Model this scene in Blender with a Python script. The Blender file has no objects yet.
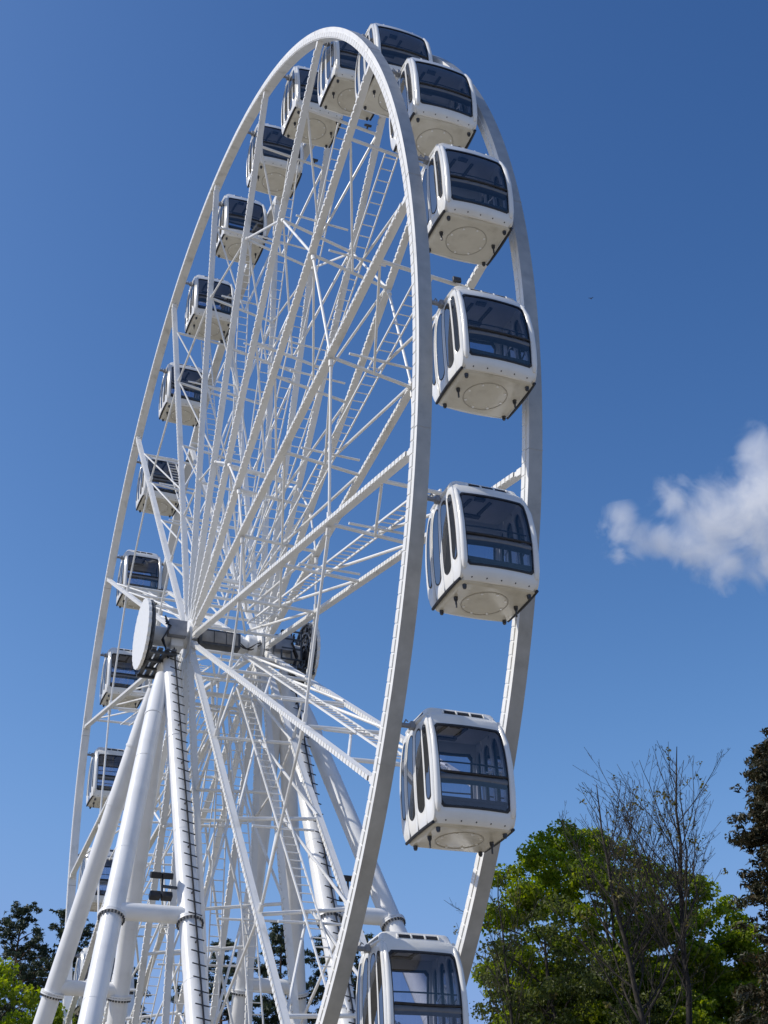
import bpy, bmesh, math, random
from mathutils import Vector, Matrix
random.seed(7)
sc = bpy.context.scene
col = sc.collection
PI = math.pi

# ---------------------------------------------------------------- camera
GZ = -22.9                      # ground level; the wheel's axle is the origin, metres
CAM = Vector((-11.3038, -41.0615, -21.2947))
cr = Vector((0.92990180, -0.36610942, -0.03530638))
cu = Vector((-0.16624166, -0.50398278, 0.84756420))
cf = Vector((0.32809505, 0.78228208, 0.52951713))
cd = bpy.data.cameras.new('camera')
cam = bpy.data.objects.new('camera', cd); col.objects.link(cam)
m3 = Matrix((cr, cu, -cf)).transposed()
cam.matrix_world = Matrix.Translation(CAM) @ m3.to_4x4()
cd.sensor_fit = 'AUTO'; cd.sensor_width = 36.0; cd.lens = 1392.67 / 1024 * 36
cd.clip_end = 6000
sc.camera = cam

# ---------------------------------------------------------------- sky and sun
SUN_EL = math.radians(44)
SUN_AZ = math.radians(-80)         # clockwise from +Y
w = bpy.data.worlds.new('World'); sc.world = w; w.use_nodes = True
nt = w.node_tree; nt.nodes.clear()
wo = nt.nodes.new('ShaderNodeOutputWorld'); bg = nt.nodes.new('ShaderNodeBackground')
sky = nt.nodes.new('ShaderNodeTexSky'); sky.sky_type = 'NISHITA'; sky.sun_disc = False
sky.sun_elevation = SUN_EL; sky.sun_rotation = SUN_AZ
sky.altitude = 0; sky.air_density = 1.0; sky.dust_density = 1.0; sky.ozone_density = 1.0
bg.inputs['Strength'].default_value = 0.1
# film-like contrast of the sky's own colours, channel by channel
sx = nt.nodes.new('ShaderNodeSeparateColor'); jx = nt.nodes.new('ShaderNodeCombineColor'); nt.links.new(sky.outputs[0], sx.inputs[0])
for i_, (g_, k_, h_) in enumerate(((2.1, 7.6, .20), (1.72, 3.75, .27), (1.42, 2.5, .42))):
    a_ = nt.nodes.new('ShaderNodeMath'); a_.operation = 'MULTIPLY'; a_.inputs[1].default_value = .1; nt.links.new(sx.outputs[i_], a_.inputs[0])
    e_ = nt.nodes.new('ShaderNodeMath'); e_.operation = 'SMOOTH_MIN'; e_.inputs[1].default_value = h_; e_.inputs[2].default_value = .09; nt.links.new(a_.outputs[0], e_.inputs[0])
    b_ = nt.nodes.new('ShaderNodeMath'); b_.operation = 'POWER'; b_.inputs[1].default_value = g_; nt.links.new(e_.outputs[0], b_.inputs[0])
    c_ = nt.nodes.new('ShaderNodeMath'); c_.operation = 'MULTIPLY'; c_.inputs[1].default_value = k_ * 10; nt.links.new(b_.outputs[0], c_.inputs[0])
    nt.links.new(c_.outputs[0], jx.inputs[i_])
nt.links.new(jx.outputs[0], bg.inputs['Color']); nt.links.new(bg.outputs[0], wo.inputs['Surface'])
sd = bpy.data.lights.new('sun', 'SUN'); sd.energy = 3.8; sd.angle = math.radians(0.53); sd.color = (1.0, 0.945, 0.86)
sun = bpy.data.objects.new('sun', sd); col.objects.link(sun)
to_sun = Vector((math.sin(SUN_AZ) * math.cos(SUN_EL), math.cos(SUN_AZ) * math.cos(SUN_EL), math.sin(SUN_EL)))
sun.rotation_euler = to_sun.to_track_quat('Z', 'Y').to_euler(); sun.location = to_sun * 80
sc.view_settings.view_transform = 'Standard'; sc.view_settings.look = 'None'
sc.view_settings.exposure = 0.0; sc.view_settings.gamma = 1.0; sc.view_settings.use_curve_mapping = False
sc.render.engine = 'CYCLES'
sc.cycles.volume_bounces = 6; sc.cycles.volume_step_rate = .12; sc.cycles.volume_max_steps = 256; sc.cycles.transparent_max_bounces = 24; sc.cycles.max_bounces = 8
sc.cycles.use_denoising = True

# ---------------------------------------------------------------- materials
def mat(name):
    m = bpy.data.materials.new(name); m.use_nodes = True
    n = m.node_tree; b = n.nodes['Principled BSDF']
    return m, n, b
def noise(n, scale, detail=4, coord='Object', stretch=None, rough=.55):
    tc = n.nodes.new('ShaderNodeTexCoord'); t = n.nodes.new('ShaderNodeTexNoise')
    t.inputs['Scale'].default_value = scale; t.inputs['Detail'].default_value = detail; t.inputs['Roughness'].default_value = rough
    src = tc.outputs[coord]
    if stretch:
        mp = n.nodes.new('ShaderNodeMapping'); mp.inputs['Scale'].default_value = stretch
        n.links.new(src, mp.inputs[0]); src = mp.outputs[0]
    n.links.new(src, t.inputs['Vector'])
    return t.outputs['Fac']
def ramp(n, fac, stops):
    r = n.nodes.new('ShaderNodeValToRGB'); e = r.color_ramp.elements
    e[0].position, e[0].color = stops[0][0], (*stops[0][1], 1)
    e[1].position, e[1].color = stops[-1][0], (*stops[-1][1], 1)
    for p, c in stops[1:-1]:
        x = e.new(p); x.color = (*c, 1)
    n.links.new(fac, r.inputs[0]); return r.outputs[0]
def paint(name, stops, rough=.35, scale=3, metallic=0, stretch=None, bump=0, coat=0, spec=.5, rr=None, detail=5):
    m, n, b = mat(name)
    f = noise(n, scale, detail, stretch=stretch)
    n.links.new(ramp(n, f, stops), b.inputs['Base Color'])
    b.inputs['Roughness'].default_value = rough; b.inputs['Metallic'].default_value = metallic
    b.inputs['Coat Weight'].default_value = coat; b.inputs['Coat Roughness'].default_value = .12
    b.inputs['Specular IOR Level'].default_value = spec
    if rr:
        mr = n.nodes.new('ShaderNodeMapRange'); mr.inputs[3].default_value, mr.inputs[4].default_value = rr
        n.links.new(f, mr.inputs[0]); n.links.new(mr.outputs[0], b.inputs['Roughness'])
    if bump:
        bp = n.nodes.new('ShaderNodeBump'); bp.inputs['Strength'].default_value = bump; bp.inputs['Distance'].default_value = .02
        n.links.new(f, bp.inputs['Height']); n.links.new(bp.outputs[0], b.inputs['Normal'])
    return m
M = {}
M['steel'] = paint('white_painted_steel', [(.25, (.58, .575, .55)), (.45, (.80, .795, .77)), (.8, (.85, .845, .825))], .42, 2.2, stretch=(1, 1, .5), rr=(.3, .55))
M['leg'] = paint('white_painted_tube', [(.2, (.70, .70, .69)), (.5, (.82, .82, .81)), (.8, (.85, .85, .84))], .3, 1.3, rr=(.22, .42))
M['track'] = paint('worn_galvanised_track', [(.25, (.33, .335, .335)), (.42, (.40, .405, .40)), (.6, (.44, .445, .44)), (.75, (.50, .50, .49))], .45, 3.2, metallic=.25, rr=(.35, .6), detail=8)
M['led'] = paint('led_housing', [(.3, (.78, .77, .73)), (.7, (.86, .85, .82))], .35, 8)
M['cab'] = paint('gondola_white_gelcoat', [(.2, (.74, .725, .68)), (.5, (.83, .82, .785)), (.8, (.85, .84, .81))], .22, 1.8, coat=.5, rr=(.15, .3))
M['floor'] = paint('gondola_floor_paint', [(.2, (.48, .45, .37)), (.45, (.66, .63, .545)), (.8, (.72, .69, .60))], .2, 2.6, coat=.5, rr=(.1, .3))
M['ring'] = paint('dusty_joint', [(.3, (.36, .34, .29)), (.7, (.46, .43, .37))], .4, 6)
M['dark'] = paint('black_rubber', [(.3, (.012, .012, .015)), (.7, (.03, .03, .034))], .5, 8)
M['iron'] = paint('dark_grey_metal', [(.3, (.045, .048, .055)), (.7, (.10, .105, .115))], .45, 5, metallic=.3)
M['grey'] = paint('mid_grey_metal', [(.3, (.22, .23, .26)), (.7, (.32, .33, .36))], .4, 4, metallic=.1)
M['panel'] = paint('dusty_grey_panel', [(.3, (.22, .20, .18)), (.7, (.33, .31, .28))], .5, 3)
M['inner'] = paint('grey_interior_lining', [(.3, (.68, .67, .66)), (.7, (.78, .77, .76))], .55, 4)
M['seat'] = paint('charcoal_seat_vinyl', [(.3, (.05, .055, .065)), (.7, (.09, .095, .11))], .45, 9)
M['cap'] = paint('white_plastic_cap', [(.3, (.90, .90, .89)), (.7, (.93, .93, .92))], .2, 5, coat=.6)
M['back'] = paint('slate_backrest', [(.3, (.13, .135, .15)), (.7, (.18, .185, .20))], .5, 7)
M['bolt'] = paint('bright_bolt', [(.3, (.8, .8, .8)), (.7, (.9, .9, .9))], .15, 9, metallic=.6)
def glass(name, tint, refl=.9, ior=1.5):
    m = bpy.data.materials.new(name); m.use_nodes = True; n = m.node_tree; n.nodes.clear()
    o = n.nodes.new('ShaderNodeOutputMaterial'); mx = n.nodes.new('ShaderNodeMixShader')
    t = n.nodes.new('ShaderNodeBsdfTransparent'); g = n.nodes.new('ShaderNodeBsdfGlossy')
    t.inputs[0].default_value = (*tint, 1); g.inputs['Roughness'].default_value = .02
    g.inputs['Color'].default_value = (refl, refl, refl, 1)
    f = n.nodes.new('ShaderNodeFresnel'); f.inputs['IOR'].default_value = ior
    n.links.new(f.outputs[0], mx.inputs[0]); n.links.new(t.outputs[0], mx.inputs[1]); n.links.new(g.outputs[0], mx.inputs[2])
    n.links.new(mx.outputs[0], o.inputs[0]); return m
M['glass'] = glass('dark_tinted_glass', (.64, .66, .74), .95, 1.85)
M['sglass'] = glass('blue_tinted_glass', (.22, .29, .47), .38)
def foliage(name, cols, trans=.35):
    m = bpy.data.materials.new(name); m.use_nodes = True; n = m.node_tree; n.nodes.clear()
    o = n.nodes.new('ShaderNodeOutputMaterial'); g = n.nodes.new('ShaderNodeNewGeometry')
    c = ramp(n, g.outputs['Random Per Island'], cols)
    b = n.nodes.new('ShaderNodeBsdfPrincipled'); b.inputs['Roughness'].default_value = .5; b.inputs['Specular IOR Level'].default_value = .35
    t = n.nodes.new('ShaderNodeBsdfTranslucent'); mx = n.nodes.new('ShaderNodeMixShader'); mx.inputs[0].default_value = trans
    n.links.new(c, b.inputs['Base Color'])
    hs = n.nodes.new('ShaderNodeHueSaturation'); hs.inputs['Value'].default_value = 1.9; hs.inputs['Saturation'].default_value = 1.1
    n.links.new(c, hs.inputs['Color']); n.links.new(hs.outputs[0], t.inputs[0])
    n.links.new(b.outputs[0], mx.inputs[1]); n.links.new(t.outputs[0], mx.inputs[2]); n.links.new(mx.outputs[0], o.inputs[0])
    return m
M['leaf'] = foliage('maple_leaves', [(0, (.07, .12, .010)), (.35, (.16, .215, .018)), (.8, (.235, .28, .026)), (1, (.28, .31, .035))], .5)
M['leaf2'] = foliage('olive_leaves', [(0, (.045, .065, .014)), (.5, (.085, .11, .022)), (1, (.14, .155, .035))])
M['bud'] = foliage('young_buds', [(0, (.09, .085, .025)), (.6, (.14, .13, .03)), (1, (.20, .16, .03))])
M['needle'] = foliage('pine_needles', [(0, (.018, .032, .018)), (.5, (.034, .052, .028)), (1, (.06, .078, .036))], .2)
M['rust'] = foliage('rusty_needles', [(0, (.022, .028, .013)), (.5, (.042, .044, .02)), (.8, (.062, .052, .024)), (1, (.10, .065, .028))], .15)
M['bark'] = paint('grey_brown_bark', [(.3, (.022, .018, .015)), (.6, (.055, .046, .037)), (.8, (.11, .095, .078))], .9, 5, stretch=(1, 1, .25), bump=.5)
M['pbark'] = paint('pine_bark', [(.3, (.05, .032, .022)), (.7, (.12, .075, .045))], .9, 4, stretch=(1, 1, .3), bump=.5)

# ---------------------------------------------------------------- mesh helpers
class MB:
    def __init__(s): s.v = []; s.f = []; s.mi = []
    def add(s, vs, fs, mi=0):
        o = len(s.v); s.v += [tuple(p) for p in vs]
        for f in fs: s.f.append(tuple(i + o for i in f)); s.mi.append(mi)
    def box(s, c, size, rot=None, mi=0, bev=0):
        hx, hy, hz = [q / 2 for q in size]; c = Vector(c)
        if bev:
            bm = bmesh.new(); bmesh.ops.create_cube(bm, size=1)
            for q in bm.verts: q.co = Vector((q.co.x * size[0], q.co.y * size[1], q.co.z * size[2]))
            bmesh.ops.bevel(bm, geom=list(bm.edges), offset=bev, segments=2, affect='EDGES', profile=.5)
            bm.verts.index_update()
            vs = [(rot @ q.co if rot else q.co) + c for q in bm.verts]; fs = [[q.index for q in f.verts] for f in bm.faces]
            s.add(vs, fs, mi); bm.free(); return
        vs = [Vector((x, y, z)) for x in (-hx, hx) for y in (-hy, hy) for z in (-hz, hz)]
        if rot: vs = [rot @ q for q in vs]
        s.add([q + c for q in vs], [(0, 1, 3, 2), (4, 6, 7, 5), (0, 4, 5, 1), (2, 3, 7, 6), (0, 2, 6, 4), (1, 5, 7, 3)], mi)
    def beam(s, p0, p1, wd, ht, side=(1, 0, 0), mi=0):
        p0, p1 = Vector(p0), Vector(p1); d = (p1 - p0).normalized()
        a = Vector(side); a = (a - d * a.dot(d)).normalized(); b = d.cross(a)
        vs = []
        for p in (p0, p1):
            for i, j in ((-1, -1), (1, -1), (1, 1), (-1, 1)): vs.append(p + a * i * wd / 2 + b * j * ht / 2)
        s.add(vs, [(3, 2, 1, 0), (4, 5, 6, 7), (0, 1, 5, 4), (1, 2, 6, 5), (2, 3, 7, 6), (3, 0, 4, 7)], mi)
    def path(s, pts, rad, n=8, mi=0, caps=True):
        pts = [Vector(p) for p in pts]
        if not hasattr(rad, '__len__'): rad = [rad] * len(pts)
        o = len(s.v); ref = None
        for i, p in enumerate(pts):
            d = (pts[min(i + 1, len(pts) - 1)] - pts[max(i - 1, 0)]).normalized()
            if ref is None: ref = d.orthogonal().normalized()
            ref = (ref - d * ref.dot(d))
            if ref.length < 1e-6: ref = d.orthogonal()
            ref.normalize(); b = d.cross(ref)
            for k in range(n):
                t = 2 * PI * k / n; q = p + (ref * math.cos(t) + b * math.sin(t)) * rad[i]; s.v.append(tuple(q))
        for i in range(len(pts) - 1):
            for k in range(n):
                a, b2 = o + i * n + k, o + i * n + (k + 1) % n
                s.f.append((a, b2, b2 + n, a + n)); s.mi.append(mi)
        if caps:
            s.f.append(tuple(o + k for k in range(n))[::-1]); s.mi.append(mi)
            e = o + (len(pts) - 1) * n; s.f.append(tuple(e + k for k in range(n))); s.mi.append(mi)
    def tube(s, p0, p1, r0, r1=None, n=12, mi=0): s.path([p0, p1], [r0, r0 if r1 is None else r1], n, mi)
    def build(s, name, mats, parent=None, smooth=35):
        me = bpy.data.meshes.new(name); me.from_pydata(s.v, [], s.f)
        for q in (mats if isinstance(mats, (list, tuple)) else [mats]): me.materials.append(q)
        if any(s.mi): me.polygons.foreach_set('material_index', s.mi)
        if smooth:
            me.polygons.foreach_set('use_smooth', [True] * len(me.polygons)); me.set_sharp_from_angle(angle=math.radians(smooth))
        me.update()
        o = bpy.data.objects.new(name, me); col.objects.link(o); o.parent = parent
        return o
def fixnormals(o):
    bm = bmesh.new(); bm.from_mesh(o.data); bmesh.ops.recalc_face_normals(bm, faces=bm.faces); bm.to_mesh(o.data); bm.free()
def tag(o, label=None, cat=None, group=None, kind=None):
    if label: o['label'] = label
    if cat: o['category'] = cat
    if group: o['group'] = group
    if kind: o['kind'] = kind
    return o
def empty(name, loc=(0, 0, 0)):
    o = bpy.data.objects.new(name, None); col.objects.link(o); o.location = loc; o.empty_display_size = .3; return o
def kids(o, table): return table.get(o, [])
def copy_tree(o, table, parent=None):
    c = o.copy(); col.objects.link(c)
    if parent: c.parent = parent
    for ch in table.get(o, []): copy_tree(ch, table, c)
    return c
def child_table(root):
    t = {}
    for o in col.objects:
        if o.parent: t.setdefault(o.parent, []).append(o)
    return t
def structure(o): return tag(o, kind='structure')

# ---------------------------------------------------------------- ground
g = MB(); S = 3000
g.add([(-S, -S, GZ), (S, -S, GZ), (S, S, GZ), (-S, S, GZ)], [(0, 1, 2, 3)])
m, n, b = mat('pale_gravel_ground')
f1 = noise(n, .35, 6); f2 = noise(n, 14, 6)
mxr = n.nodes.new('ShaderNodeMath'); mxr.operation = 'ADD'; n.links.new(f1, mxr.inputs[0]); n.links.new(f2, mxr.inputs[1])
hf = n.nodes.new('ShaderNodeMath'); hf.operation = 'MULTIPLY'; hf.inputs[1].default_value = .5; n.links.new(mxr.outputs[0], hf.inputs[0])
n.links.new(ramp(n, hf.outputs[0], [(.3, (.25, .215, .155)), (.7, (.35, .305, .23))]), b.inputs['Base Color']); b.inputs['Roughness'].default_value = .9
structure(g.build('ground', m, smooth=0))

# ---------------------------------------------------------------- ferris wheel
RS = 19.763; W = 1.3735; WB = 1.22; NS = 18; TH0 = math.radians(-34.0612); NC = 27; PH0 = math.radians(-43.8482)
wheel = empty('ferris_wheel')
tag(wheel, 'large white steel observation wheel with two rims, trussed spokes and ladders', 'ferris wheel')
SEC = .32; RR = 19.94
def strip_ring(xc, r0, hgt, n, d0, d1):
    """one closed ring of raised lamp modules: the outline steps between d0 and d1 proud of the rim's side"""
    mb = MB(); k = 0; rows = []
    for i in range(n):
        for f, d in ((.0, d0), (.12, d0), (.12, d1), (1.0, d1)):
            a = 2 * PI * (i + f) / n; c, q = math.cos(a), math.sin(a)
            rows.append([(xc - d, -(r0 - hgt / 2) * c, (r0 - hgt / 2) * q), (xc - d, -(r0 + hgt / 2) * c, (r0 + hgt / 2) * q)])
    m_ = len(rows); mb.v = [p for r in rows for p in r]
    for i in range(m_):
        j = (i + 1) % m_; mb.f.append((2 * i, 2 * j, 2 * j + 1, 2 * i + 1)); mb.mi.append(0)
    o = len(mb.v); mb.v += [(xc + .004, y, z) for _, y, z in mb.v]
    for i in range(m_):
        j = (i + 1) % m_
        for e in (0, 1): mb.f.append((2 * i + e, 2 * j + e, o + 2 * j + e, o + 2 * i + e)); mb.mi.append(0)
    return mb
def rim(xc):
    mb = MB(); N = 252
    pr = [(-SEC / 2, -SEC / 2), (SEC / 2, -SEC / 2), (SEC / 2, SEC / 2), (-SEC / 2, SEC / 2)]   # (x, radial)
    vs = []
    for i in range(N):
        a = 2 * PI * i / N
        for x, r in pr: vs.append((xc + x, -(RR + r) * math.cos(a), (RR + r) * math.sin(a)))
    for i in range(N):
        j = (i + 1) % N
        for k in range(4):
            l = (k + 1) % 4
            mb.f.append((i * 4 + k, i * 4 + l, j * 4 + l, j * 4 + k)); mb.mi.append(1 if k == 2 else 0)
    mb.v = vs
    R = mb.build('rim', [M['steel'], M['track']], wheel, smooth=25); fixnormals(R)
    led = strip_ring(xc - SEC / 2, RR - .06, .15, 420, .006, .021).build('light_strip', M['led'], R, smooth=0); fixnormals(led)
    for k in range(NS):
        a = TH0 + (k + .06) * 2 * PI / NS
        fl = MB(); rot = Matrix.Rotation(-(a - PI / 2), 3, 'X')
        fl.box((xc, -RR * math.cos(a), RR * math.sin(a)), (SEC + .012, .016, SEC + .012), rot)
        fl.build('joint_plate', M['track'], R, smooth=0)
WR = 1.28
rim(-1.315); rim(WR)

# one spoke frame in local coordinates: x along the axle, z outwards; then turned about x
RA = [2.2, 6.1, 10.2, 14.2, 17.7]
RB = [2.2, 5.9, 9.8, 13.7, 17.5]
def ft(mb, p0, p1, r, n=8): mb.tube(p0, p1, r, n=n)
XA, XB = -1.345, 1.18
protos = []     # (name, object)
def proto(name, mb, ms, smooth=40, sub=None):
    o = mb.build(name, ms, wheel, smooth); protos.append(o); return o
root = RR - SEC / 2 - .004
def spoke(xx):
    mb = MB(); mb.beam((xx, 0, .75), (xx, 0, root), .18, .105)
    mb.box((xx, 0, root - .10), (.182, .16, .20)); return proto('spoke', mb, M['steel'], 0)
sA = spoke(XA); sB = spoke(XB)
for so, xx in ((sA, XA), (sB, XB)):
    led = MB(); z = 1.2; prof = []
    while z < root - .4:
        prof += [(z, .006), (z + .05, .006), (z + .05, .030), (z + .21, .030)]; z += .21
    n_ = len(prof)
    for y in (-.045, .06): led.v += [(xx - .090 - d, y, z) for z, d in prof] + [(xx - .086, y, z) for z, d in prof]
    for i in range(n_ - 1):
        for q in ((i, i + 1, n_ + i + 1, n_ + i), (2 * n_ + i, 2 * n_ + i + 1, 3 * n_ + i + 1, 3 * n_ + i), (i, i + 1, 2 * n_ + i + 1, 2 * n_ + i)):
            led.f.append(q); led.mi.append(0)
    l = led.build('light_strip', M['led'], so, 0); fixnormals(l)
for i in range(len(RA)):
    mb = MB(); ft(mb, (XA - .02, 0, RA[i]), (XB + .02, 0, RB[i]), .052); proto('cross_tube', mb, M['steel'])
for i in (2, 3):
    mb = MB(); ft(mb, (XA + .45, .02, (RA[i] + RB[i]) / 2 + .48), (XB - .3, .02, (RA[i] + RB[i]) / 2 + .42), .036); proto('spacer_bar', mb, M['steel'])
for i in range(len(RA) - 1):
    zm = (RA[i] + RB[i]) / 2
    mb = MB(); ft(mb, (.06, .06, zm + .05), (XB - .08, .06, RB[i + 1] - .1), .044); proto('diagonal_brace', mb, M['steel'])
    mb = MB(); ft(mb, (XA + .08, -.05, RA[i + 1] - .1), (-.04, -.05, zm + .04), .036); proto('tie_rod', mb, M['steel'])
mb = MB(); lz0, lz1 = 3.0, 17.55
for s in (-1, 1): mb.beam((s * .19, .10, lz0), (s * .19, .10, lz1), .036, .05)
z = lz0 + .15
while z < lz1:
    mb.tube((-.19, .10, z), (.19, .10, z), .018, n=5); z += .34
proto('ladder', mb, M['steel'], 40)
mb = MB(); mb.box((.75, -.02, 17.70), (.22, .15, .08), bev=.015); mb.tube((.75, 0, 17.6), (.75, -.02, 17.7), .03);
fl0 = proto('floodlight', mb, M['iron'], 40)
tbl = child_table(wheel)
for k in range(NS):
    t = TH0 + k * 2 * PI / NS
    for o in protos:
        c = o if k == 0 else copy_tree(o, tbl)
        c.rotation_euler = (PI / 2 - t, 0, 0)
# polygon ring ties between neighbouring spokes
def pol(x, r, k):
    t = TH0 + k * 2 * PI / NS
    return Vector((x, -r * math.cos(t), r * math.sin(t)))
for k in range(NS):
    for x, r, rd in ((XA + .02, 14.2, .040), (XB, 13.7, .040), (XA + .02, 6.15, .036), (XB, 5.75, .036)):
        mb = MB(); p, q = pol(x, r, k), pol(x, r, k + 1); d = (q - p).normalized()
        mb.tube(p + d * .1, q - d * .1, rd, n=8); mb.tube(p + d * .1, p + d * .3, rd * 1.7, n=8); mb.tube(q - d * .3, q - d * .1, rd * 1.7, n=8)
        mb.build('ring_tie', M['steel'], wheel)
# hub
hub = MB()
def disc(mb, x0, x1, r, n=40, mi=0): mb.tube((x0, 0, 0), (x1, 0, 0), r, n=n, mi=mi)
disc(hub, -1.62, 1.5, .30); disc(hub, -1.46, -1.41, .62); disc(hub, -1.25, -1.20, .62); disc(hub, 1.05, 1.09, .62); disc(hub, 1.27, 1.32, .62)
disc(hub, .25, .40, .42); disc(hub, .62, .9, .46)
for k in range(NS):
    for x in (XA, XB):
        hub.beam(pol(x, .5, k), pol(x, 1.05, k), .14, .20)
hub.build('hub', [M['steel']], wheel)
cb = MB(); cb.box((-.50, -.62, -.18), (1.42, .40, .56), bev=.03)
cbo = cb.build('control_cabinet', M['iron'], wheel)
for i in range(3):
    q = MB(); q.box((-.92 + i * .42, -.832, -.18), (.39, .03, .40), bev=.008); q.build('panel', M['panel'], cbo)
cl = MB()
for r_ in (.36, .40):
    cl.path([(x, -r_ * 1.1, .15 * math.sin(x * 6 + r_ * 20) - .1) for x in [i * .1 - 1.3 for i in range(27)]], .025, 5)
cl.build('cable', M['dark'], wheel)
# round end discs at both ends of the axle
def end_disc(x, s):
    mb = MB(); n = 96; vs = []; R0 = 1.20
    for xx in (x - .05, x + .05):
        for i in range(n):
            a = 2 * PI * i / n; r = R0 - (.035 if i % 4 in (0,) else 0)
            vs.append((xx, r * math.cos(a), r * math.sin(a)))
    fs = [tuple(range(n)), tuple(range(2 * n - 1, n - 1, -1))] + [(i, n + i, n + (i + 1) % n, (i + 1) % n) for i in range(n)]
    mb.add(vs, fs); d = mb.build('end_disc', M['led'], wheel, 30); fixnormals(d)
    fr = MB(); xi = x - s * .10
    for i in range(-6, 7):
        yy = i * .18; h = math.sqrt(max(.02, 1.12 ** 2 - yy * yy)); fr.beam((xi, yy, -h), (xi, yy, h), .06, .09)
    for r_ in (.4, .8, 1.12):
        fr.path([(xi - s * .05, r_ * math.cos(2 * PI * i / 32), r_ * math.sin(2 * PI * i / 32)) for i in range(33)], .05, 6)
    for i in range(40):
        a = i * 2.4; r_ = 1.1 * math.sqrt((i + .5) / 40)
        fr.box((xi - s * .05, r_ * math.cos(a), r_ * math.sin(a)), (.09, .13, .10))
    fr.build('disc_frame', M['iron'], d, 0)
    sh = MB(); sh.tube((x - s * .05, 0, 0), (s * 1.5, 0, 0), .14, n=16); sh.build('axle_stub', M['iron'], wheel)
end_disc(-2.95, -1); end_disc(2.84, 1)

# ---------------------------------------------------------------- support towers
def on(p, q, z): return p + (q - p) * ((z - p.z) / (q.z - p.z))
def tower(sgn, a, c, bq, zf, label):
    T = empty('support_tower', (sgn * a, 0, GZ)); tag(T, label, 'support tower', 'steel towers carrying the wheel')
    inv = Vector((sgn * a, 0, GZ))
    def part(name, mb, ms, smooth=40, parent=T):
        mb.v = [tuple(Vector(p) - inv) for p in mb.v]; return mb.build(name, ms, parent, smooth)
    for sy in (-1, 1):
        top_in = Vector((sgn * a, sy * .30, -.75)); f_in = Vector((sgn * a, sy * bq, zf))
        top_out = Vector((sgn * (a + .28), sy * .55, -1.7)); f_out = Vector((sgn * c, sy * bq, zf))
        for tp, fl, r in ((top_in, f_in, .295), (top_out, f_out, .285)):
            ft_ = on(tp, fl, GZ + .25)
            d = (ft_ - tp).normalized()
            mb = MB(); mb.path([tp + (fl - tp) * t for t in (0, .12, .5, 1)] + [fl + (ft_ - fl) * t for t in (.5, 1)], [r * .72, r * .95, r, r, r, r], 32)
            if tp is top_out: mb.tube(tp + d * 1.9, tp + d * 1.98, r * 1.03, n=32)
            for ws in (3.9, 7.6, 12.6):
                mb.tube(tp + d * ws, tp + d * (ws + .03), r * 1.018, n=32)
            L = part('leg', mb, M['leg'])
            fb = MB(); rr = r + .085
            for s0 in (-.055, .005): fb.tube(fl + d * s0, fl + d * (s0 + .05), rr, n=32)
            F = part('flange', fb, M['leg'], parent=L)
            bb = MB(); ref = d.orthogonal().normalized(); b2 = d.cross(ref)
            for i in range(22):
                t = 2 * PI * i / 22; q = fl + (ref * math.cos(t) + b2 * math.sin(t)) * (r + .048)
                bb.tube(q - d * .02, q + d * .12, .026, n=6)
            bb.v = [tuple(Vector(p) - inv) for p in bb.v]; bb.build('bolt', M['iron'], L)
            fo = MB(); fo.box((ft_.x, ft_.y, GZ + .15), (1.5, 1.5, .3), bev=.03); part('footing', fo, M['panel'])
        zt = zf + .18
        p, q = on(top_in, f_in, zt), on(top_out, f_out, zt)
        mb = MB(); mb.tube(p, q, .235, n=28); part('cross_tube', mb, M['leg'])
        # service peg ladder on the inner leg nearest the entrance
        if sy < 0:
            d = (on(top_in, f_in, GZ + 1) - top_in).normalized(); L = (on(top_in, f_in, GZ + 1) - top_in).length
            nrm = Vector((.28, -1, 0)); nrm = (nrm - d * nrm.dot(d)).normalized(); side = d.cross(nrm).normalized()
            if side.x < 0: side = -side
            mb = MB(); off = nrm * .37 - side * .06
            mb.beam(top_in + off + d * .1, top_in + off + d * L, .04, .04, side)
            s = .3; i = 0
            while s < L:
                mb.beam(top_in + off + d * s - side * .21, top_in + off + d * s + side * .21, .024, .024, nrm)
                if i % 4 == 0: mb.tube(top_in + nrm * .27 - side * .06 + d * (s + .06), top_in + off + d * (s + .06), .03, n=6)
                s += .40; i += 1
            part('ladder', mb, M['dark'], 0)
            # lamp pair on a bracket
            q = on(top_in, f_in, zf + 1.02); ox = .30 * sgn
            mb = MB()
            mb.beam(q + Vector((ox, 0, 0)), q + Vector((ox + .42 * sgn, -.06, 0)), .07, .07, (0, 0, 1))
            mb.beam(q + Vector((ox + .42 * sgn, -.06, -.3)), q + Vector((ox + .42 * sgn, -.06, .3)), .05, .05)
            Lm = part('floodlight', mb, M['iron'], 30)
            for zz in (.28, -.28):
                for xx in (.3 * sgn, .62 * sgn):
                    hb = MB(); hb.box(q + Vector((ox + xx + .0, -.10, zz)), (.30, .22, .17), Matrix.Rotation(math.radians(-25 if zz < 0 else 20), 3, 'X'), bev=.02)
                    part('lamp_head', hb, M['dark'], 30, Lm)
    hd = MB(); hd.box((sgn * (a - .22), 0, -.05), (.42, .72, .80), bev=.03); hd.tube((sgn * 1.55, 0, 0), (sgn * (a + .55), 0, 0), .33, n=28)
    hd.tube((sgn * a, -.34, -1.0), (sgn * a, .34, -1.0), .30, n=20)
    H = part('bearing_head', hd, M['leg'])
    mt = MB(); mt.box((sgn * (a - .16), -.50, .10), (.62, .26, .56), bev=.02); part('motor_box', mt, M['grey'])
    gr = MB(); ox = sgn * (a + .36)
    for i in range(4): gr.beam((ox - .33 + i * .22, -1.1, -1.0), (ox - .33 + i * .22, 1.1, -1.0), .14, .07, (1, 0, 0))
    for yy in (-.95, -.3, .3, .95): gr.beam((ox - .44, yy, -1.075), (ox + .44, yy, -1.075), .10, .08, (0, 1, 0))
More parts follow.
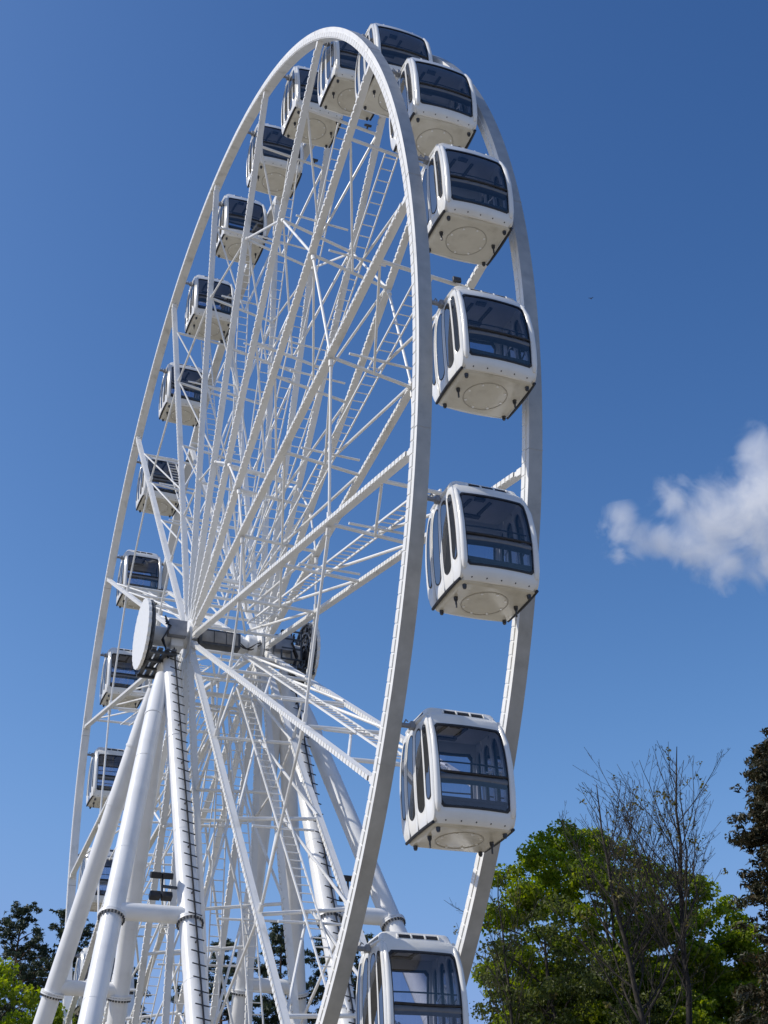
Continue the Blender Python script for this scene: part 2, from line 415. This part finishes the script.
    gr.beam((ox - .1, .0, -1.05), (sgn * a, 0, -.5), .1, .1, (0, 1, 0))
    part('service_grating', gr, M['iron'], 0)
    hs = MB()
    for i in range(4):
        y0 = -.45 - .05 * i
        hs.path([(sgn * (a + .25), y0, .55 - .12 * i), (sgn * (a + .1), y0 - .1, .1), (sgn * (a + .32), y0, -.35), (sgn * (a + .12), y0 - .05, -.8 - .1 * i)], .03, 6)
    part('cable', hs, M['dark'])
    if sgn > 0:
        rk = MB()
        for x_ in (-.25, .1, .45):
            rk.beam((sgn * a + x_, -.6, -.5), (sgn * a + x_, -.6, .55), .05, .05)
        for z_ in (-.5, -.1, .25, .55): rk.beam((sgn * a - .25, -.62, z_), (sgn * a + .45, -.62, z_), .05, .05, (0, 0, 1))
        part('service_rack', rk, M['iron'], 0)
tower(-1, 2.05, 4.16, 4.35, -10.64, 'near white tubular tower with dark peg ladder left of the hub')
tower(1, 1.95, 3.87, 4.27, -10.25, 'far white tubular tower behind the spokes right of the hub')

# ---------------------------------------------------------------- gondolas
def interp(tab, z):
    if z <= tab[0][0]: return tab[0][1]
    for (a, x), (b_, y) in zip(tab, tab[1:]):
        if z <= b_:
            t = (z - a) / (b_ - a); return x + (y - x) * t
    return tab[-1][1]
def smooth_tab(pts):
    # Catmull-Rom resample so that the hull's profile has no corners
    out = []
    for i in range(len(pts) - 1):
        p0 = pts[max(i - 1, 0)]; p1 = pts[i]; p2 = pts[i + 1]; p3 = pts[min(i + 2, len(pts) - 1)]
        for s in range(6):
            t = s / 6
            out.append(tuple(.5 * (2 * p1[k] + (p2[k] - p0[k]) * t + (2 * p0[k] - 5 * p1[k] + 4 * p2[k] - p3[k]) * t * t + (3 * p1[k] - p0[k] - 3 * p2[k] + p3[k]) * t ** 3) for k in (0, 1)))
    out.append(pts[-1]); return out
HT = smooth_tab([(-2.23, .672), (-2.16, .722), (-2.05, .76), (-1.9, .79), (-1.6, .815), (-1.1, .82), (-.6, .76), (-.2, .645), (.09, .525)])
AT = smooth_tab([(-2.23, .826), (-2.0, .838), (-1.3, .85), (-.6, .842), (-.15, .815), (.09, .78)])
hz = lambda z: interp(HT, z)
az = lambda z: interp(AT, z)
def Fm(sgn):
    def f(u, z, off=0): return Vector((az(z) * u, sgn * (hz(z) + .07 * (1 - u * u) + off), z))
    return f
def Sm(sgn):
    def f(v, z, off=0): return Vector((sgn * (az(z) + .03 * (1 - v * v) + off), hz(z) * v, z))
    return f
def rr(cx, cz, a, b_, r, n=64, taper=0):
    pts = []
    for i in range(n):
        s = 2 * PI * (i + .5) / n; d = Vector((a * math.cos(s), b_ * math.sin(s)))
        lo, hi = 0, 2.0
        for _ in range(28):
            m_ = (lo + hi) / 2; p = d * m_; qx, qy = abs(p.x) - a + r, abs(p.y) - b_ + r
            sd_ = math.hypot(max(qx, 0), max(qy, 0)) + min(max(qx, qy), 0) - r
            if sd_ > 0: hi = m_
            else: lo = m_
        x, y = (d * lo).x, (d * lo).y
        x *= 1 + taper * y / b_
        pts.append((cx + x, cz + y))
    return pts
def ring_panel(mb, outer, inner, f, o0, o1, rings=4, mi=0, edge=.012):
    """solid sheet between two matching contours, outside face at o1, inside face at o0; edges softly rounded"""
    n = len(outer); B = len(mb.v)
    ts = [j / rings for j in range(rings + 1)]
    rows = []
    for t in ts: rows.append([(outer[i][0] + (inner[i][0] - outer[i][0]) * t, outer[i][1] + (inner[i][1] - outer[i][1]) * t) for i in range(n)])
    vs = []
    for j, row in enumerate(rows):
        of = o1 - (edge if j in (0, rings) else 0)
        vs += [f(u, z, of) for u, z in row]
    for j in (rings, 0): vs += [f(u, z, o0) for u, z in rows[j]]
    fs = []
    tot = rings + 3
    for j in range(tot):
        for i in range(n):
            k = (i + 1) % n; j2 = (j + 1) % tot
            fs.append((j * n + i, j * n + k, j2 * n + k, j2 * n + i))
    mb.add(vs, fs, mi)
def pane(mb, cont, f, off, rings=5, mi=0):
    n = len(cont); cx = sum(p[0] for p in cont) / n; cz = sum(p[1] for p in cont) / n
    vs = []
    for j in range(rings):
        t = 1 - j / rings
        vs += [f(cx + (u - cx) * t, cz + (z - cz) * t, off) for u, z in cont]
    vs.append(f(cx, cz, off)); fs = []
    for j in range(rings - 1):
        for i in range(n):
            k = (i + 1) % n; fs.append((j * n + i, j * n + k, (j + 1) * n + k, (j + 1) * n + i))
    for i in range(n): fs.append(((rings - 1) * n + i, (rings - 1) * n + (i + 1) % n, rings * n))
    mb.add(vs, fs, mi)

def make_gondola():
    G = empty('gondola')
    def bld(name, mb, ms, parent=G, sm=30, fix=True):
        o = mb.build(name, ms, parent, sm)
        if fix: fixnormals(o)
        return o
    # body shell: the two end panels, each one sheet with its window opening, and the underside
    for s in (-1, 1):
        f = Fm(s); win = rr(0, -1.06, .885, .885, .045)
        mb = MB(); ring_panel(mb, rr(0, -1.075, .985, 1.155, .06), win, f, -.05, .012, 5)
        bld('end_panel', mb, M['cab'])
        fr = MB(); inn = rr(0, -1.06, .84, .84, .035)
        ring_panel(fr, rr(0, -1.06, .888, .888, .045), inn, f, -.03, .020, 2, edge=.006)
        wf = bld('window_frame', fr, M['dark'])
        gl = MB(); pane(gl, rr(0, -1.06, .855, .855, .035), f, -.004, 7)
        bld('window', gl, M['glass'], wf, fix=False)
        tr = MB(); tr.path([f(u, -1.23 - .03 * (1 - u * u), .012) for u in [i / 12 * .83 for i in range(-12, 13)]], .028, 8)
        bld('transom', tr, M['dark'], wf, 40)
        hr = MB(); hr.path([f(u, -1.0, -.10) for u in (-.8, -.4, 0, .4, .8)], .016, 6); bld('handrail', hr, M['iron'])
    # sides: two fat rounded corner posts with slot windows, two door leaves on each side
    for s in (-1, 1):
        f = Sm(s)
        for v0 in (-.79, .79):
            mb = MB(); slot = rr(v0 + (.03 if v0 < 0 else -.03), -.95, .115, .79, .114, 48)
            ring_panel(mb, rr(v0, -1.07, .215, 1.12, .13, 48), slot, f, -.045, .035, 4, edge=.02)
            p = bld('corner_post', mb, M['cab'])
            sl = MB(); ring_panel(sl, rr(v0 + (.03 if v0 < 0 else -.03), -.95, .119, .794, .118, 48), rr(v0 + (.03 if v0 < 0 else -.03), -.95, .10, .77, .10, 48), f, .0, .037, 1, edge=.004)
            bld('seal', sl, M['dark'], p)
            gl = MB(); pane(gl, rr(v0 + (.03 if v0 < 0 else -.03), -.95, .11, .78, .109, 48), f, .030, 3); bld('window', gl, M['sglass'], p, fix=False)
        for e in (-1, 1):
            mb = MB(); zs = [-.03, -.07, -.16, -.5, -1.0, -1.5, -1.85, -1.98, -2.03]; rd = [.015, .034, .050, .060, .064, .066, .066, .05, .02]
            mb.path([(s * (az(z) - .055), e * (hz(z) + (.026 if z < -.3 else .004)), z) for z in zs], rd, 12); bld('corner_trim', mb, M['cab'], sm=60)
        for v0 in (-.29, .29):
            mb = MB(); slot = rr(v0, -1.0, .20, .87, .19, 56)
            ring_panel(mb, rr(v0, -1.07, .275, 1.11, .10, 56), slot, f, -.035, .014, 4, edge=.014)
            dr = bld('door', mb, M['cab'])
            sl = MB(); ring_panel(sl, rr(v0, -1.0, .205, .875, .195, 56), rr(v0, -1.0, .183, .85, .175, 56), f, -.01, .016, 1, edge=.004)
            bld('seal', sl, M['dark'], dr)
            gl = MB(); pane(gl, rr(v0, -1.0, .195, .86, .187, 56), f, .010, 4); bld('window', gl, M['sglass'], dr, fix=False)
        sill = MB(); pts = [f(v, -2.205, .012) for v in [i / 10 * .96 for i in range(-10, 11)]]
        sill.path(pts, .034, 6); bld('door_sill', sill, M['dark'])
        hd = MB(); hd.path([f(v, .05, .0) for v in [i / 8 * .9 for i in range(-8, 9)]], .05, 8); bld('door_rail', hd, M['cab'], sm=40)
    # floor: chamfered plate with a raised ring
    mb = MB(); out = rr(0, 0, .832, .690, .12, 56); n = len(out)
    lv = [(-2.19, 1.0), (-2.222, .992), (-2.252, .96), (-2.266, .91), (-2.268, .86)]
    vs = [(x * k, y * k, z) for z, k in lv for x, y in out]; fs = []
    for j in range(len(lv) - 1):
        for i in range(n): fs.append((j * n + i, j * n + (i + 1) % n, (j + 1) * n + (i + 1) % n, (j + 1) * n + i))
    fs.append(tuple(range(n))); fs.append(tuple(range((len(lv) - 1) * n, len(lv) * n))); mb.add(vs, fs)
    fl = bld('floor', mb, M['floor'])
    rg = MB(); rg.path([(.47 * math.cos(2 * PI * i / 40), .02 + .47 * math.sin(2 * PI * i / 40), -2.268) for i in range(41)], .013, 6, caps=False)
    bld('floor_ring', rg, M['ring'], fl)
    for i in range(8):
        t = 2 * PI * (i + .3) / 8; bl = MB(); bl.tube((.42 * math.cos(t), .02 + .42 * math.sin(t), -2.26), (.42 * math.cos(t), .02 + .42 * math.sin(t), -2.290), .027, n=8)
        bld('floor_bolt', bl, M['cap'], fl)
    for i in range(5):
        bl = MB(); x = -.62 + i * .31; q = Fm(-1)(x / .83, -2.18, .008); bl.tube(q + Vector((0, .02, 0)), q - Vector((0, .012, 0)), .014, n=6)
        bld('trim_bolt', bl, M['dark'], fl)
    for x, y, tall in ((-.70, -.56, 0), (.70, -.56, 0), (-.70, .56, 0), (.70, .56, 0), (-.66, -.05, 1), (.66, -.05, 1)):
        ft2 = MB(); ft2.tube((x, y, -2.25), (x, y, -2.33), .046, .042, n=12); ft2.tube((x, y, -2.33), (x, y, -2.355), .032, n=12)
        if tall: ft2.tube((x, y, -2.33), (x, y, -2.50), .020, n=8)
        bld('foot', ft2, M['iron'], fl)
    # roof: shoulders rising to a flat cap with three vents on each end
    mb = MB(); lv = [(.01, .79, .55), (.075, .795, .545), (.09, .78, .53), (.22, .755, .465), (.255, .735, .44), (.27, .70, .405)]
    vs = []; 
    for z, a_, b_ in lv: vs += [(x, y, z) for x, y in rr(0, 0, a_, b_, .14, 56)]
    n = 56; fs = []
    for j in range(len(lv) - 1):
        for i in range(n): fs.append((j * n + i, j * n + (i + 1) % n, (j + 1) * n + (i + 1) % n, (j + 1) * n + i))
    fs.append(tuple(range(n))); fs.append(tuple(range((len(lv) - 1) * n, len(lv) * n))); mb.add(vs, fs)
    rf = bld('roof', mb, M['cab'])
    for s in (-1, 1):
        for i in range(3):
            x = -.28 + i * .30
            vt = MB(); vt.box((x, s * .495, .165), (.25, .02, .085), Matrix.Rotation(s * math.radians(25), 3, 'X'), bev=.006); bld('vent', vt, M['dark'], rf)
        for i in range(4):
            x = -.43 + i * .30
            vt = MB(); vt.box((x, s * .502, .172), (.035, .03, .10), Matrix.Rotation(s * math.radians(25), 3, 'X'), bev=.008); bld('vent_fin', vt, M['cab'], rf)
        sv = MB(); sv.box((s * .766, 0, .16), (.02, .55, .08), Matrix.Rotation(-s * math.radians(10), 3, 'Y'), bev=.006); bld('vent', sv, M['iron'], rf)
    # interior
    ce = MB(); ce.box((0, 0, .0), (1.46, .96, .05), bev=.01); co = bld('ceiling_panel', ce, M['inner'])
    sp = MB()
    for x in (-.3, .15): sp.box((x, -.05, -.04), (.07, .50, .03), Matrix.Rotation(.1, 3, 'Z'))
    sp.box((-.05, .30, -.04), (.5, .12, .03)); sp.box((-.1, -.36, -.05), (.22, .10, .05)); bld('ceiling_fitting', sp, M['seat'], co, 0)
    for s in (-1, 1):
        be = MB(); be.box((0, s * .53, -1.72), (1.5, .40, .09), bev=.03); be.box((0, s * .57, -1.97), (1.46, .26, .42))
        bo = bld('bench', be, M['seat'])
        bk = MB(); bk.path([Fm(s)(u, -1.34, -.09) for u in [i / 8 * .84 for i in range(-8, 9)]], .10, 10); bld('backrest', bk, M['back'], bo, 60)
        gp = MB(); gp.path([(s * .70, .28, -2.1), (s * .70, .28, -.9), (s * .70, .0, -.8), (s * .70, -.28, -.9), (s * .70, -.28, -2.1)], .018, 6); bld('grab_pole', gp, M['bolt'])
    lf = MB(); lf.box((0, 0, -2.16), (1.60, 1.30, .04)); bld('cabin_floor', lf, M['inner'])
    # axle stubs that hang it between the rims
    for s in (-1, 1):
        ax = MB(); e_ = 1.21 if s < 0 else 1.12; ax.tube((s * .80, 0, 0), (s * e_, 0, 0), .05, n=14); ax.tube((s * (e_ - .07), 0, 0), (s * e_, 0, 0), .085, n=14)
        ax.box((s * .89, 0, .01), (.12, .16, .15), bev=.02); ax.path([(s * 1.06, 0, .05), (s * 1.03, -.02, .12), (s * .97, .02, .10)], .014, 5); bld('axle_stub', ax, M['grey'])
    return G

G0 = make_gondola(); tbl = child_table(G0)
GL = {
 -1: None,
 0: 'lowest white gondola at right, three roof vents showing, cut off by the bottom edge',
 1: 'large white gondola just above the bottom right one, beside the tree tops',
 2: 'large white gondola level with the small cloud, second above the trees',
 3: 'large white gondola at mid right, third above the trees, with bright round plate underneath',
 4: 'white gondola on the upper right, directly under the last one against the top right sky',
 5: 'white gondola at upper right, roof right beside the topmost one, right of front rim',
 6: 'topmost white gondola, above and behind the front rim at the wheel top',
 7: 'white gondola under the top arch of the front rim, left of the topmost one',
 8: 'white gondola at upper left of the arch, second left of the topmost one',
 9: 'white gondola at the upper left, third left of the topmost one, above three smaller ones',
 10: 'small white gondola on the left rim, fifth above the round white disc',
 11: 'small white gondola on the left rim, fourth above the round white disc',
 12: 'small white gondola on the left rim, third above the round white disc',
 13: 'small white gondola on the left rim, second above the round white disc, behind a ladder',
 14: 'small white gondola on the left rim, directly above the round white disc',
 15: 'small white gondola on the left rim, beside the lower half of the round white disc',
 16: 'small white gondola on the left rim, first below the round white disc',
 17: 'small white gondola half hidden behind the two left tower tubes',
 18: 'small white gondola low at left, behind the tower tubes beside dark pines',
}
first = True; rnd = random.Random(3)
for k in range(0, 19):
    t = PH0 + k * 2 * PI / NC
    o = G0 if first else copy_tree(G0, tbl)
    first = False
    o.location = (0, -20 * math.cos(t), 20 * math.sin(t)); o.rotation_euler = (math.radians(rnd.uniform(-1.1, 1.1)), 0, 0)
    tag(o, GL[k], 'gondola', 'gondolas hanging round the wheel')

# ---------------------------------------------------------------- trees
def leaf_mesh(name, clumps, mats, parent, size, per, rng, flat=.6, up=.35, fold=.25, aspect=1.0):
    """clumps: (centre, radius). Leaves are small folded quads spread through each clump"""
    vs = []; fs = []
    for c, r in clumps:
        for _ in range(int(per * r * r)):
            d = Vector((rng.gauss(0, 1), rng.gauss(0, 1), rng.gauss(0, 1))).normalized() * (rng.random() ** .45) * r
            d.z *= flat; p = c + d
            nrm = (Vector((rng.gauss(0, 1), rng.gauss(0, 1), rng.gauss(0, 1))).normalized() * .8 + d.normalized() * .6 + Vector((0, 0, up))).normalized()
            a = nrm.orthogonal().normalized(); a.rotate(Matrix.Rotation(rng.random() * 6.28, 3, nrm)); b_ = nrm.cross(a)
            s = size * rng.uniform(.6, 1.3); o = len(vs)
            tip = p + a * s * aspect - Vector((0, 0, s * .25))
            vs += [p - a * s * .6 * aspect, p + b_ * s * .55 + nrm * s * fold, tip, p - b_ * s * .55 + nrm * s * fold]
            fs += [(o, o + 1, o + 2), (o, o + 2, o + 3)]
    me = bpy.data.meshes.new(name); me.from_pydata([tuple(v) for v in vs], [], fs); me.materials.append(mats); me.update()
    ob = bpy.data.objects.new(name, me); col.objects.link(ob); ob.parent = parent; return ob
def wob(p, q, r0, r1, rng, n=5, k=.06):
    d = q - p; L = d.length; pts = []; rs = []
    for i in range(n + 1):
        t = i / n; j = Vector((rng.uniform(-1, 1), rng.uniform(-1, 1), rng.uniform(-.5, .5))) * L * k * math.sin(PI * t)
        pts.append(p + d * t + j); rs.append(r0 + (r1 - r0) * t)
    return pts, rs
def leafy(name, loc, H, ells, label, cat, leafm, size, per, nclump, rr_, seed, group=None, trunk=None, barkm='bark'):
    rng = random.Random(seed); T = empty(name, loc); tag(T, label, cat, group)
    tb = MB(); th = H * .42
    pts, rs = wob(Vector((0, 0, 0)), Vector((rng.uniform(-.4, .4), rng.uniform(-.4, .4), th)), H * .022, H * .014, rng, 6, .02); tb.path(pts, rs, 10)
    top = pts[-1]
    pts2, rs2 = wob(top, Vector((top.x, top.y, H * .86)), H * .013, .03, rng, 7, .03); tb.path(pts2, rs2, 8)
    spine = pts + pts2
    clumps = []
    vol = [e[1][0] * e[1][1] * e[1][2] for e in ells]
    while len(clumps) < nclump:
        c, e = rng.choices(ells, vol)[0]
        d = Vector((rng.gauss(0, 1), rng.gauss(0, 1), rng.gauss(0, 1))).normalized() * (rng.uniform(.35, 1) ** .5)
        p = Vector(c) + Vector((d.x * e[0], d.y * e[1], d.z * e[2]))
        if p.z < 1.5: continue
        clumps.append((p, rng.uniform(*rr_)))
    for p, r in clumps[::4]:
        base = min((q for q in spine if q.z < p.z - .3), key=lambda q: (q - p).length * 1.0 + abs((p.z - q.z) - (p - q).length * .6), default=spine[2])
        mid = base.lerp(p, .5) + Vector((0, 0, (p - base).length * .10))
        L = (p - base).length; a, _ = wob(base, mid, 1, 1, rng, 3, .06); b2, _ = wob(mid, p, 1, 1, rng, 3, .08)
        pp = a + b2[1:]; r0 = min(.022 * L ** .8, H * .006); tb.path(pp, [r0 + (.015 - r0) * i / (len(pp) - 1) for i in range(len(pp))], 5, caps=False)
    tb.build('trunk', M[barkm], T, 60)
    leaf_mesh('crown', clumps, M[leafm], T, size, per, rng)
    return T
def bare(name, loc, H, label, seed, r0, path, z0, reach, budn=0, group=None, dep0=3, rise=.55):
    """leader follows `path` (fractions of H), ascending side limbs leave it from z0 upwards and fork into twigs"""
    rng = random.Random(seed); T = empty(name, loc); tag(T, label, 'tree', group)
    tb = MB(); buds = []
    def limb(p, d, L, r, dep):
        n = max(4, int(L / .45)); pts = [p]; dd = d.normalized()
        for i in range(n):
            dd = (dd + Vector((rng.gauss(0, 1), rng.gauss(0, 1), rng.gauss(.35, .6))) * .09).normalized(); pts.append(pts[-1] + dd * L / n)
        rt = max(.007, r * .22); rs = [r + (rt - r) * (i / n) ** .8 for i in range(n + 1)]
        tb.path(pts, rs, 7 if dep > 2 else (5 if dep > 0 else 3), caps=False)
        if dep <= 1 and rng.random() < budn: buds.append((pts[-1], .16))
        if dep <= 0: return
        m_ = max(2, int(L / (.50 if dep > 1 else .30)))
        for i in range(m_):
            s = .18 + .8 * (i + rng.random()) / m_; j = min(int(s * n), n - 1); q = pts[j]; ax_d = (pts[j + 1] - pts[j]).normalized()
            ax = ax_d.orthogonal().normalized(); ax.rotate(Matrix.Rotation(rng.random() * 6.28, 3, ax_d))
            nd = ax_d.copy(); nd.rotate(Matrix.Rotation(rng.uniform(.45, .95), 3, ax)); nd = nd + Vector((0, 0, .30))
            limb(q, nd, L * rng.uniform(.28, .5) * (1.15 - .7 * s), rs[j] * rng.uniform(.32, .52), dep - 1)
    pts = []
    for i in range(len(path) - 1):
        p, q = Vector(path[i]), Vector(path[i + 1])
        for j in range(4): pts.append(p.lerp(q, j / 4) + Vector((rng.gauss(0, .05), rng.gauss(0, .05), 0)))
    pts.append(Vector(path[-1])); n = len(pts) - 1
    rs = [max(.015, r0 * max(0, 1 - p.z / H) ** .75 + .012) for p in pts]
    tb.path(pts, rs, 9, caps=False)
    z = z0
    while z < H * .97:
        j = max(i for i in range(n) if pts[i].z <= z); q = pts[j].lerp(pts[j + 1], (z - pts[j].z) / max(.01, pts[j + 1].z - pts[j].z))
        a = rng.random() * 2 * PI; t = min(.97, (z - z0) / (H - z0))
        L = min(reach, (H - z) * rng.uniform(.55, .98) + .5)
        limb(q, Vector((math.cos(a), math.sin(a), rise * rng.uniform(1.5, 3.8))), L, rs[j] * rng.uniform(.3, .55), dep0)
        z += rng.uniform(.2, .5)
    tb.build('trunk', M['bark'], T, 60)
    if buds: leaf_mesh('crown', buds, M['bud'], T, .085, 220, rng, 1)
    return T
def pine(name, loc, H, label, seed, leafm, shape, zlo, rad, nb, per, size, group=None, crown_mats=None):
    """shape(t) -> branch length factor for t from crown foot (0) to tip (1)"""
    rng = random.Random(seed); T = empty(name, loc); tag(T, label, 'tree', group)
    tb = MB(); pts, rs = wob(Vector((0, 0, 0)), Vector((rng.uniform(-.6, .6), rng.uniform(-.6, .6), H * .97)), H * .014, .04, rng, 10, .012); tb.path(pts, rs, 8)
    clumps = []
    for i in range(nb):
        t = (i + rng.random()) / nb; z = H * (zlo + (1 - zlo) * t); q = pts[min(int(z / H * 10), 9)]; q2 = pts[min(int(z / H * 10) + 1, 10)]
        p = q.lerp(q2, (z / H * 10) % 1); a = rng.random() * 2 * PI; L = rad * shape(t) * rng.uniform(.55, 1.15)
        d = Vector((math.cos(a), math.sin(a), rng.uniform(-.1, .35))); e = p + d * L
        bp, br = wob(p, e, max(.02, L * .02), .012, rng, 4, .05); tb.path(bp, br, 4, caps=False)
        for s in (.35, .5, .65, .78, .9, 1.0, 1.08):
            c = p + d * L * s + Vector((rng.gauss(0, .3), rng.gauss(0, .3), .15 + rng.gauss(0, .2)))
            clumps.append((c, rng.uniform(.2, .5) * (.6 + .5 * min(1, L / rad))))
    clumps.append((pts[-1], .5))
    tb.build('trunk', M['pbark'], T, 60)
    leaf_mesh('crown', clumps, M[leafm], T, size, per, rng, .5, .5, .12, aspect=2.2)
    return T

leafy('maple_tree', (21.0, 11.8, GZ), 22.4, [((-1.6, 0, 17.2), (4.6, 4.4, 5.2)), ((3.2, -.5, 15.6), (3.8, 3.6, 4.6)), ((-.5, 0, 11), (6.4, 5.6, 5.8)), ((5.6, -1.6, 13.0), (3.8, 3.2, 4.6)), ((1.5, -2, 10.5), (6.5, 4, 4.5))],
      'broad maple with bright green spring leaves, behind the bare tree at lower right', 'tree', 'leaf', .135, 430, 900, (.45, .95), 21)
leafy('olive_tree', (15.6, 8.4, GZ), 19.4, [((-.2, 0, 13.6), (2.6, 2.4, 5.0)), ((1.4, -.5, 11), (4.6, 3.6, 5))],
      'sparse olive green tree beside the lowest right gondola, left of the maple', 'tree', 'leaf2', .115, 220, 240, (.4, .85), 5)
bare('bare_tree', (17.3, 2.3, GZ), 22.2, 'tall bare tree with upright twigs and few buds, in front of the maple', 11, .18, [(0, 0, 0), (.15, 0, 8), (.35, -.1, 13), (.75, -.25, 17), (1.35, -.45, 22.2)], 12.8, 7.5, .05)
bare('leafless_tree', (16.9, 3.4, GZ), 21.0, 'second bare tree with a dark leaning trunk, left of the tall bare tree', 23, .17, [(0, 0, 0), (.0, 0, 8), (-.4, .1, 13), (-.95, .2, 17), (-1.0, .2, 21.0)], 11.0, 6.0, .02)
bare('twiggy_tree', (13.6, 7.6, GZ), 18.6, 'thin leafless tree poking out above the olive green tree', 37, .10, [(0, 0, 0), (.1, 0, 9), (-.3, 0, 14), (-.2, .1, 18.6)], 11, 4, .05, dep0=2)
pine('brown_pine', (21.1, -2.5, GZ), 21.6, 'dark conifer with rusty brown needles at the right edge', 8, 'rust', lambda t: (1 - t) ** .6 * 1.25 + .14, .15, 3.1, 560, 420, .07)
pg = 'dark pines in the background'
oval = lambda t: math.sin(PI * (.12 + .86 * t)) ** .7
pine('pine_tree', (1.2, 57.5, GZ), 31.2, 'dark pine with a broad top at far left, left of the tower legs', 2, 'needle', oval, .48, 4.6, 95, 420, .085, pg)
pine('pine_tree', (5.4, 58.5, GZ), 31.6, 'dark pine standing right behind the left edge of the wheel rim', 3, 'needle', oval, .45, 3.4, 85, 420, .085, pg)
pine('pine_tree', (-3.4, 60, GZ), 26.5, 'lower dark pine at the left picture edge behind the green bush tree', 4, 'needle', oval, .4, 4, 80, 420, .085, pg)
pine('pine_tree', (9.3, 59, GZ), 28.0, 'slim pointed dark pine seen between the left tower tubes', 6, 'needle', lambda t: (1 - t) ** .8 + .1, .35, 3.4, 90, 420, .085, pg)
pine('pine_tree', (15.4, 55.3, GZ), 29.0, 'dark pine behind the lower spokes, left of two others', 9, 'needle', oval, .4, 3.8, 85, 420, .085, pg)
pine('pine_tree', (19.4, 54.4, GZ), 30.2, 'dark pine behind the lower spokes, in the middle of three', 10, 'needle', oval, .4, 3.2, 85, 420, .085, pg)
pine('pine_tree', (23.4, 53.0, GZ), 30.4, 'dark pine behind the lower spokes, right one of three and next to the far tower', 12, 'needle', oval, .38, 4.2, 95, 420, .085, pg)
leafy('linden_tree', (-4.2, 18.4, GZ), 16.8, [((.2, 0, 12.4), (3.6, 3.4, 4.2)), ((0, 0, 9), (4.0, 3.8, 4.5))],
      'bright green leafy tree in the bottom left corner below the dark pines', 'tree', 'leaf', .135, 380, 240, (.4, .9), 31)

# ---------------------------------------------------------------- cloud
CC = CAM + Vector((379, 478, 358)) 
ex, ey, ez = Vector((.80, -.60, 0)), Vector((.36, .48, -.02)), Vector((0, 0, 1))
def cl_at(px, py, dep=0):
    return cr * ((px - 384) / 1392.67) + cu * ((512 - py) / 1392.67) + cf
blobs = []     # centres and radii in metres round CC
for dx, dz, dy, r in ((14, -2, 0, 27), (30, 14, 4, 24), (-2, -5, -3, 20), (20, 30, 2, 14), (-14, -16, 2, 14), (6, -24, 3, 13), (24, -26, 0, 14), (-28, -15, 0, 11), (-39, -15, -2, 11), (-48, -11, 0, 11), (-50, -20, 0, 7.5), (-47, -2, 2, 8), (-20, 9, 3, 12), (-8, 8, -2, 13), (-26, 13, 0, 8), (44, 2, 0, 32)):
    blobs.append((cr * dx + cu * dz + cf * dy, r * 1.42))
bm = bmesh.new(); bmesh.ops.create_icosphere(bm, subdivisions=4, radius=1)
for v in bm.verts:
    d = v.co.normalized(); best = 6
    for c, r in blobs:
        bq = d.dot(c); disc_ = bq * bq - c.length_squared + (r * 1.0) ** 2
        if disc_ > 0: best = max(best, bq + math.sqrt(disc_))
    v.co = d * best
me = bpy.data.meshes.new('cloud'); bm.to_mesh(me); bm.free()
clo = bpy.data.objects.new('cloud', me); col.objects.link(clo); clo.location = CC
tag(clo, 'small wispy white cloud in the blue sky at the right edge', 'cloud')
m = bpy.data.materials.new('cloud_vapour'); m.use_nodes = True; n = m.node_tree; n.nodes.clear()
o_ = n.nodes.new('ShaderNodeOutputMaterial'); pv = n.nodes.new('ShaderNodeVolumePrincipled')
tc = n.nodes.new('ShaderNodeTexCoord'); pos = tc.outputs['Object']
def mth(op, a, b_=None, c_=None):
    q = n.nodes.new('ShaderNodeMath'); q.operation = op
    for i, x in enumerate((a, b_, c_)):
        if x is None: continue
        if isinstance(x, (int, float)): q.inputs[i].default_value = x
        else: n.links.new(x, q.inputs[i])
    return q.outputs[0]
fld = None
for c, r in blobs:
    vd = n.nodes.new('ShaderNodeVectorMath'); vd.operation = 'DISTANCE'; n.links.new(pos, vd.inputs[0]); vd.inputs[1].default_value = c
    q = mth('MULTIPLY_ADD', vd.outputs['Value'], -1 / r, 1.0)
    fld = q if fld is None else mth('SMOOTH_MAX', fld, q, .15)
t1 = n.nodes.new('ShaderNodeTexNoise'); t1.inputs['Scale'].default_value = .04; t1.inputs['Detail'].default_value = 10; t1.inputs['Roughness'].default_value = .70; t1.inputs['Distortion'].default_value = .5
n.links.new(pos, t1.inputs['Vector'])
nz = mth('MULTIPLY_ADD', t1.outputs['Fac'], 2.9, -1.82)
den = mth('ADD', fld, nz); den = mth('MAXIMUM', den, 0); den = mth('MULTIPLY', den, .115); den = mth('MINIMUM', den, .10)
n.links.new(den, pv.inputs['Density']); pv.inputs['Color'].default_value = (.995, .995, .995, 1); pv.inputs['Anisotropy'].default_value = .2
n.links.new(pv.outputs[0], o_.inputs['Volume']); me.materials.append(m)

# ---------------------------------------------------------------- far bird
B = MB()
B.path([(-.28, 0, 0), (-.12, 0, .03), (.12, 0, .03), (.3, 0, 0)], [.02, .08, .08, .015], 8)
for s in (-1, 1): B.add([(.12, s * .05, .04), (-.08, s * .05, .04), (-.14, s * .38, .16), (-.2, s * .62, .05), (.02, s * .4, .16)], [(0, 1, 2, 4), (4, 2, 3)])
bd = B.build('bird', M['dark'], None, 40)
dv = (cr * ((591 - 384) / 1392.67) + cu * ((512 - 298.5) / 1392.67) + cf).normalized()
bd.location = CAM + dv * 300; bd.rotation_euler = (.2, .1, .8)
tag(bd, 'tiny dark bird flying far off in the blue sky right of the wheel', 'bird')
